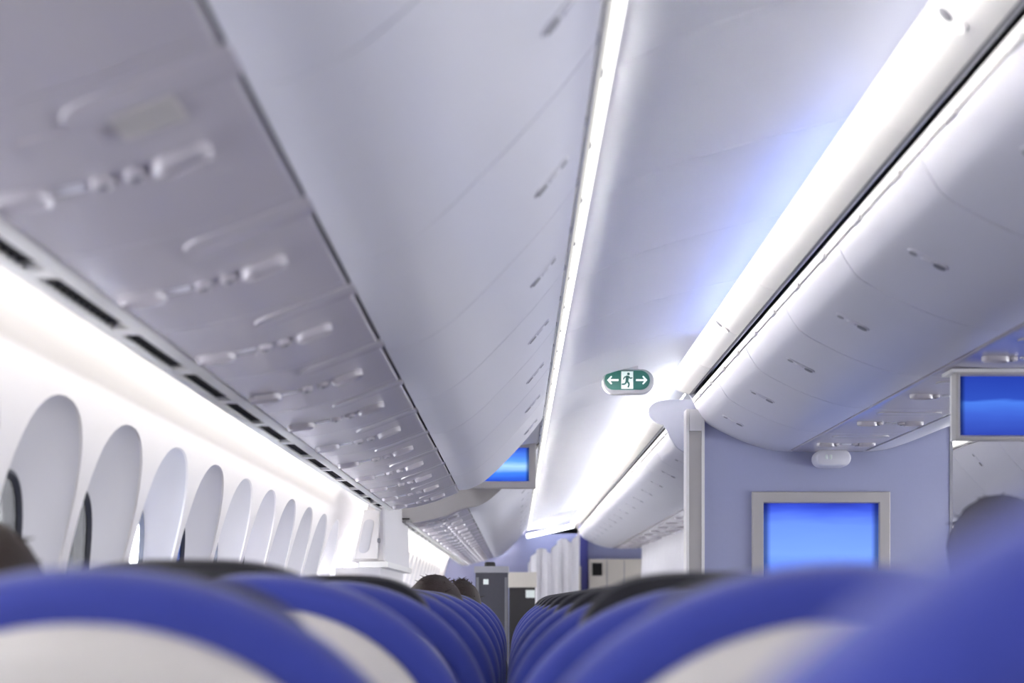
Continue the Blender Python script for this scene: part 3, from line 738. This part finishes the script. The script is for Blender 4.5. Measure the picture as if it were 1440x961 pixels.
    for i in range(70):
        ph_ = rnd.uniform(0, 2*math.pi); th = rnd.uniform(0, 1.3)
        if math.sin(ph_) > .3: th *= .6
        d = Vector((math.sin(th)*math.cos(ph_), math.sin(th)*math.sin(ph_), math.cos(th)))
        p = Vector((x+.097*d.x, y-.004+.112*d.y, hz-.005+.119*d.z)); side = Vector((rnd.uniform(-1, 1), rnd.uniform(-1, 1), rnd.uniform(-.3, .3)))
        g.tube([p-d*.01, p+d*.006+side*.012, p+d*rnd.uniform(.003, .014)+side*.03], [.003, .0022, .0008], n=5)
    st = build('hair_tuft', g, hair, hobj, angle=80); st['kind'] = 'stuff'
    return t
person('passenger with short ash-grey hair seen over the close blue seat', 1.025, 3.02, 1.12+.212, M['ash'], M['shirt2'], M['skin'])
person('blurred brown-haired passenger at the picture edge beside the nearest window', -.835, row_y(1)+.25, 1.12+.115, M['brown'], M['shirt'], M['skin'])
person('brown-haired passenger whose crown shows above the middle rows of blue seats', -.31, row_y(5)+.25, 1.12+.086, M['chest'], M['shirt2'], M['skin2'])
person('dark-haired passenger farthest forward whose crown shows above the blue seats', -.27, row_y(7)+.25, 1.12+.100, M['brown'], M['shirt'], M['skin'])

# ------------------------------------------------------------------ things at the forward end
# moulded door-side cabinet by the windows
t = thing('door_cabinet', 'white moulded cabinet at the end of the window row with a small dark latch', 'cabinet', (-.8, 8.25, 0))
def quad(y, top, bot, x0t, x0b, x1): return [(x0b, y, bot), (x1, y, bot), (x1-.004, y, top), (x0t, y, top)]
build('body', G().loops([quad(10.0, .60+EYE, .225+EYE, -.84, -.95, -.755), quad(8.20, .60+EYE, .225+EYE, -.84, -.95, -.755), quad(8.19, .59+EYE, .232+EYE, -.832, -.94, -.765)]), M['wall'], t)
build('side_panel', G().loops([[(-.93, 8.17, .24+EYE), (-.80, 8.17, .24+EYE), (-.785, 8.17, .52+EYE), (-.87, 8.17, .52+EYE)], [(-.935, 8.19, .235+EYE), (-.795, 8.19, .235+EYE), (-.78, 8.19, .525+EYE), (-.875, 8.19, .525+EYE)]]), M['wall'], t)
build('recess_ring', G().stad((-.862, 8.169, .37+EYE), Vector((.2, 0, 1)).normalized(), (1, 0, 0), (0, -1, 0), .20, .06, [(0, -.002), (.001, .003), (.004, .004)]), M['reveal'], t)
build('latch', G().stad((-.79, 8.17, .345+EYE), (0, 0, 1), (1, 0, 0), (0, -1, 0), .03, .018, [(0, -.001), (.002, .008)]), M['mid'], t)
build('ledge', G().box(-.90, -.735, 8.13, 10.0, .19+EYE, .224+EYE), M['rail'], t)
build('base', G().box(-1.05, -.79, 8.25, 9.95, 0, .19+EYE), M['wall'], t)
# dark trolley in the forward aisle
t = thing('service_trolley', 'dark grey box-shaped trolley standing beyond the last seat rows', 'trolley', (-.2, 11.2, 0))
build('body', G().box(-.315, -.066, 11.0, 11.6, .12, 1.12+.215), M['steel'], t)
build('worktop', G().box(-.325, -.060, 10.99, 11.61, 1.12+.216, 1.12+.265), M['grey'], t)
build('lid_knob', G().stad((-.21, 11.3, 1.12+.266), (1, 0, 0), (0, 1, 0), (0, 0, 1), .09, .05, [(0, 0), (.002, .03), (.01, .04)]), M['dark'], t)
build('label_plate', G().box(-.255, -.215, 10.993, 10.999, 1.12+.125, 1.12+.165), M['white'], t)
build('door_frame', G().box(-.31, -.29, 10.99, 10.999, .2, 1.30).box(-.09, -.07, 10.99, 10.999, .2, 1.30), M['mid'], t)
for a in (-.28, -.10):
    for b in (11.07, 11.53): build('wheel', G().stad((a, b, .06), (0, 0, 1), (0, 1, 0), (1, 0, 0), .12, .12, [(0, -.015), (0, .015)]), M['dark'], t)
# beige counter
t = thing('galley_counter', 'beige counter beyond the dark trolley at the end of the aisle', 'counter', (.07, 15, 0))
build('top', G().box(-.09, .215, 15, 15.7, 1.12+.14, 1.12+.30), M['cream'], t)
build('body', G().box(-.075, .20, 15.03, 15.68, 0, 1.12+.139), M['dark'], t)
build('drawer', G().box(.10, .195, 15.01, 15.03, 1.12+.03, 1.12+.11), M['white'], t)
# end bulkheads
t = tag(build('wall_bulkhead_end', G().box(-1.12, .935, 21.3, 21.36, 0, 1.00+EYE), M['lilac'], None, (.1, 21.3, 0)), kind='structure')
tag(build('wall_bulkhead_header', G().prism(Z([(-.2, .96), (.10, .975), (.35, 1.022), (.6, 1.078), (.95, 1.163), (.95, 1.36), (.7, 1.305), (.376, 1.205), (.232, 1.14), (-.2, 1.12)]), 21.06, 21.10), M['endp'], None, (.5, 21, 2)), kind='structure')
arch = thing('arch_light', 'bright light bar across the end of the aisle ceiling', 'light', (.5, 21.0, 1.0+EYE))
build('light_lens', G().sheet(Z([(.16, .925), (.35, .965), (.6, 1.02), (.95, 1.105)]), 21.0, 21.05, .055), M['fcove'], arch)
build('housing', G().sheet(Z([(.10, .975), (.35, 1.022), (.6, 1.078), (.95, 1.163)]), 20.99, 21.2, .05), M['lilac'], arch)
tag(build('wall_bulkhead_edge', G().box(.935, 1.045, 20.75, 21.4, 0, 1.135+EYE), M['bluepost'], None, (1, 21, 0)), kind='structure')
tag(build('wall_bulkhead_centre', G().box(1.05, 2.2, 20.9, 20.96, 0, .98+EYE), M['lilac'], None, (1.6, 21, 0)), kind='structure')
t = thing('galley_cabinet', 'cream cabinet with a black oven window below the lilac bulkhead', 'cabinet', (1.5, 20.7, 0))
build('body', G().box(1.055, 2.0, 20.5, 20.89, 0, .60+EYE), M['cream'], t)
build('oven_window', G().box(1.095, 1.235, 20.48, 20.499, .36+EYE, .54+EYE), M['black'], t)
for xx in (1.30, 1.55, 1.8): build('door_seam', G().box(xx, xx+.012, 20.492, 20.4995, .05, .58+EYE), M['grey'], t)
t = thing('galley_cabinet', 'low cream cabinet under the white curtain at the aisle end', 'cabinet', (.6, 20.3, 0))
build('body', G().box(.30, .925, 20.3, 20.7, 0, .49+EYE), M['cream'], t)
build('latch', G().box(.44, .48, 20.285, 20.2995, .36+EYE, .47+EYE), M['dark'], t)
# curtains
def curtain(label, path, top, bot, amp, folds, nseg):
    """path: list of (x, y); top: function of t giving the upper edge; folds hang with gathered waves"""
    g = G(); Ls = []; NV = 8
    a, b = Vector(path[0]), Vector(path[1]); d = (b-a); nrm = Vector((-d.y, d.x)).normalized()
    for v in range(NV+1):
        loop = []
        for i in range(nseg+1):
            t_ = i/nseg; ph_ = t_*folds*2*math.pi
            k = .35+.65*v/NV
            q = a+d*t_+nrm*(amp*k*math.sin(ph_+.6*math.sin(v*.7+t_*5)))+d.normalized()*(amp*.5*math.sin(ph_*2)*k)
            zt = top(t_); loop.append((q.x, q.y, zt+(bot-zt)*v/NV))
        Ls.append(loop)
    g.loops(Ls, 0, False, False, closed=False)
    c, = [build('curtain', g, M['cloth'], None, (a.x, a.y, bot), angle=80)]
    c.modifiers.new('s', 'SOLIDIFY').thickness = .004
    return tag(c, label, 'curtain')
curtain('white gathered curtain at the end of the aisle beside the blue bulkhead edge', [(.17, 20.0), (.90, 20.2)], lambda t_: EYE+.52+.34*t_+.14*abs(math.sin(t_*7.5)), .02, .07, 5, 90)
curtain('white draped curtain hanging under the forward centre bins', [(1.80, 13.0), (1.72, 19.4)], lambda t_: EYE+.745-.02*math.sin(t_*20), .02, .10, 14, 160)
for o in SC.objects:
    if o.get('label') == '': del o['label']
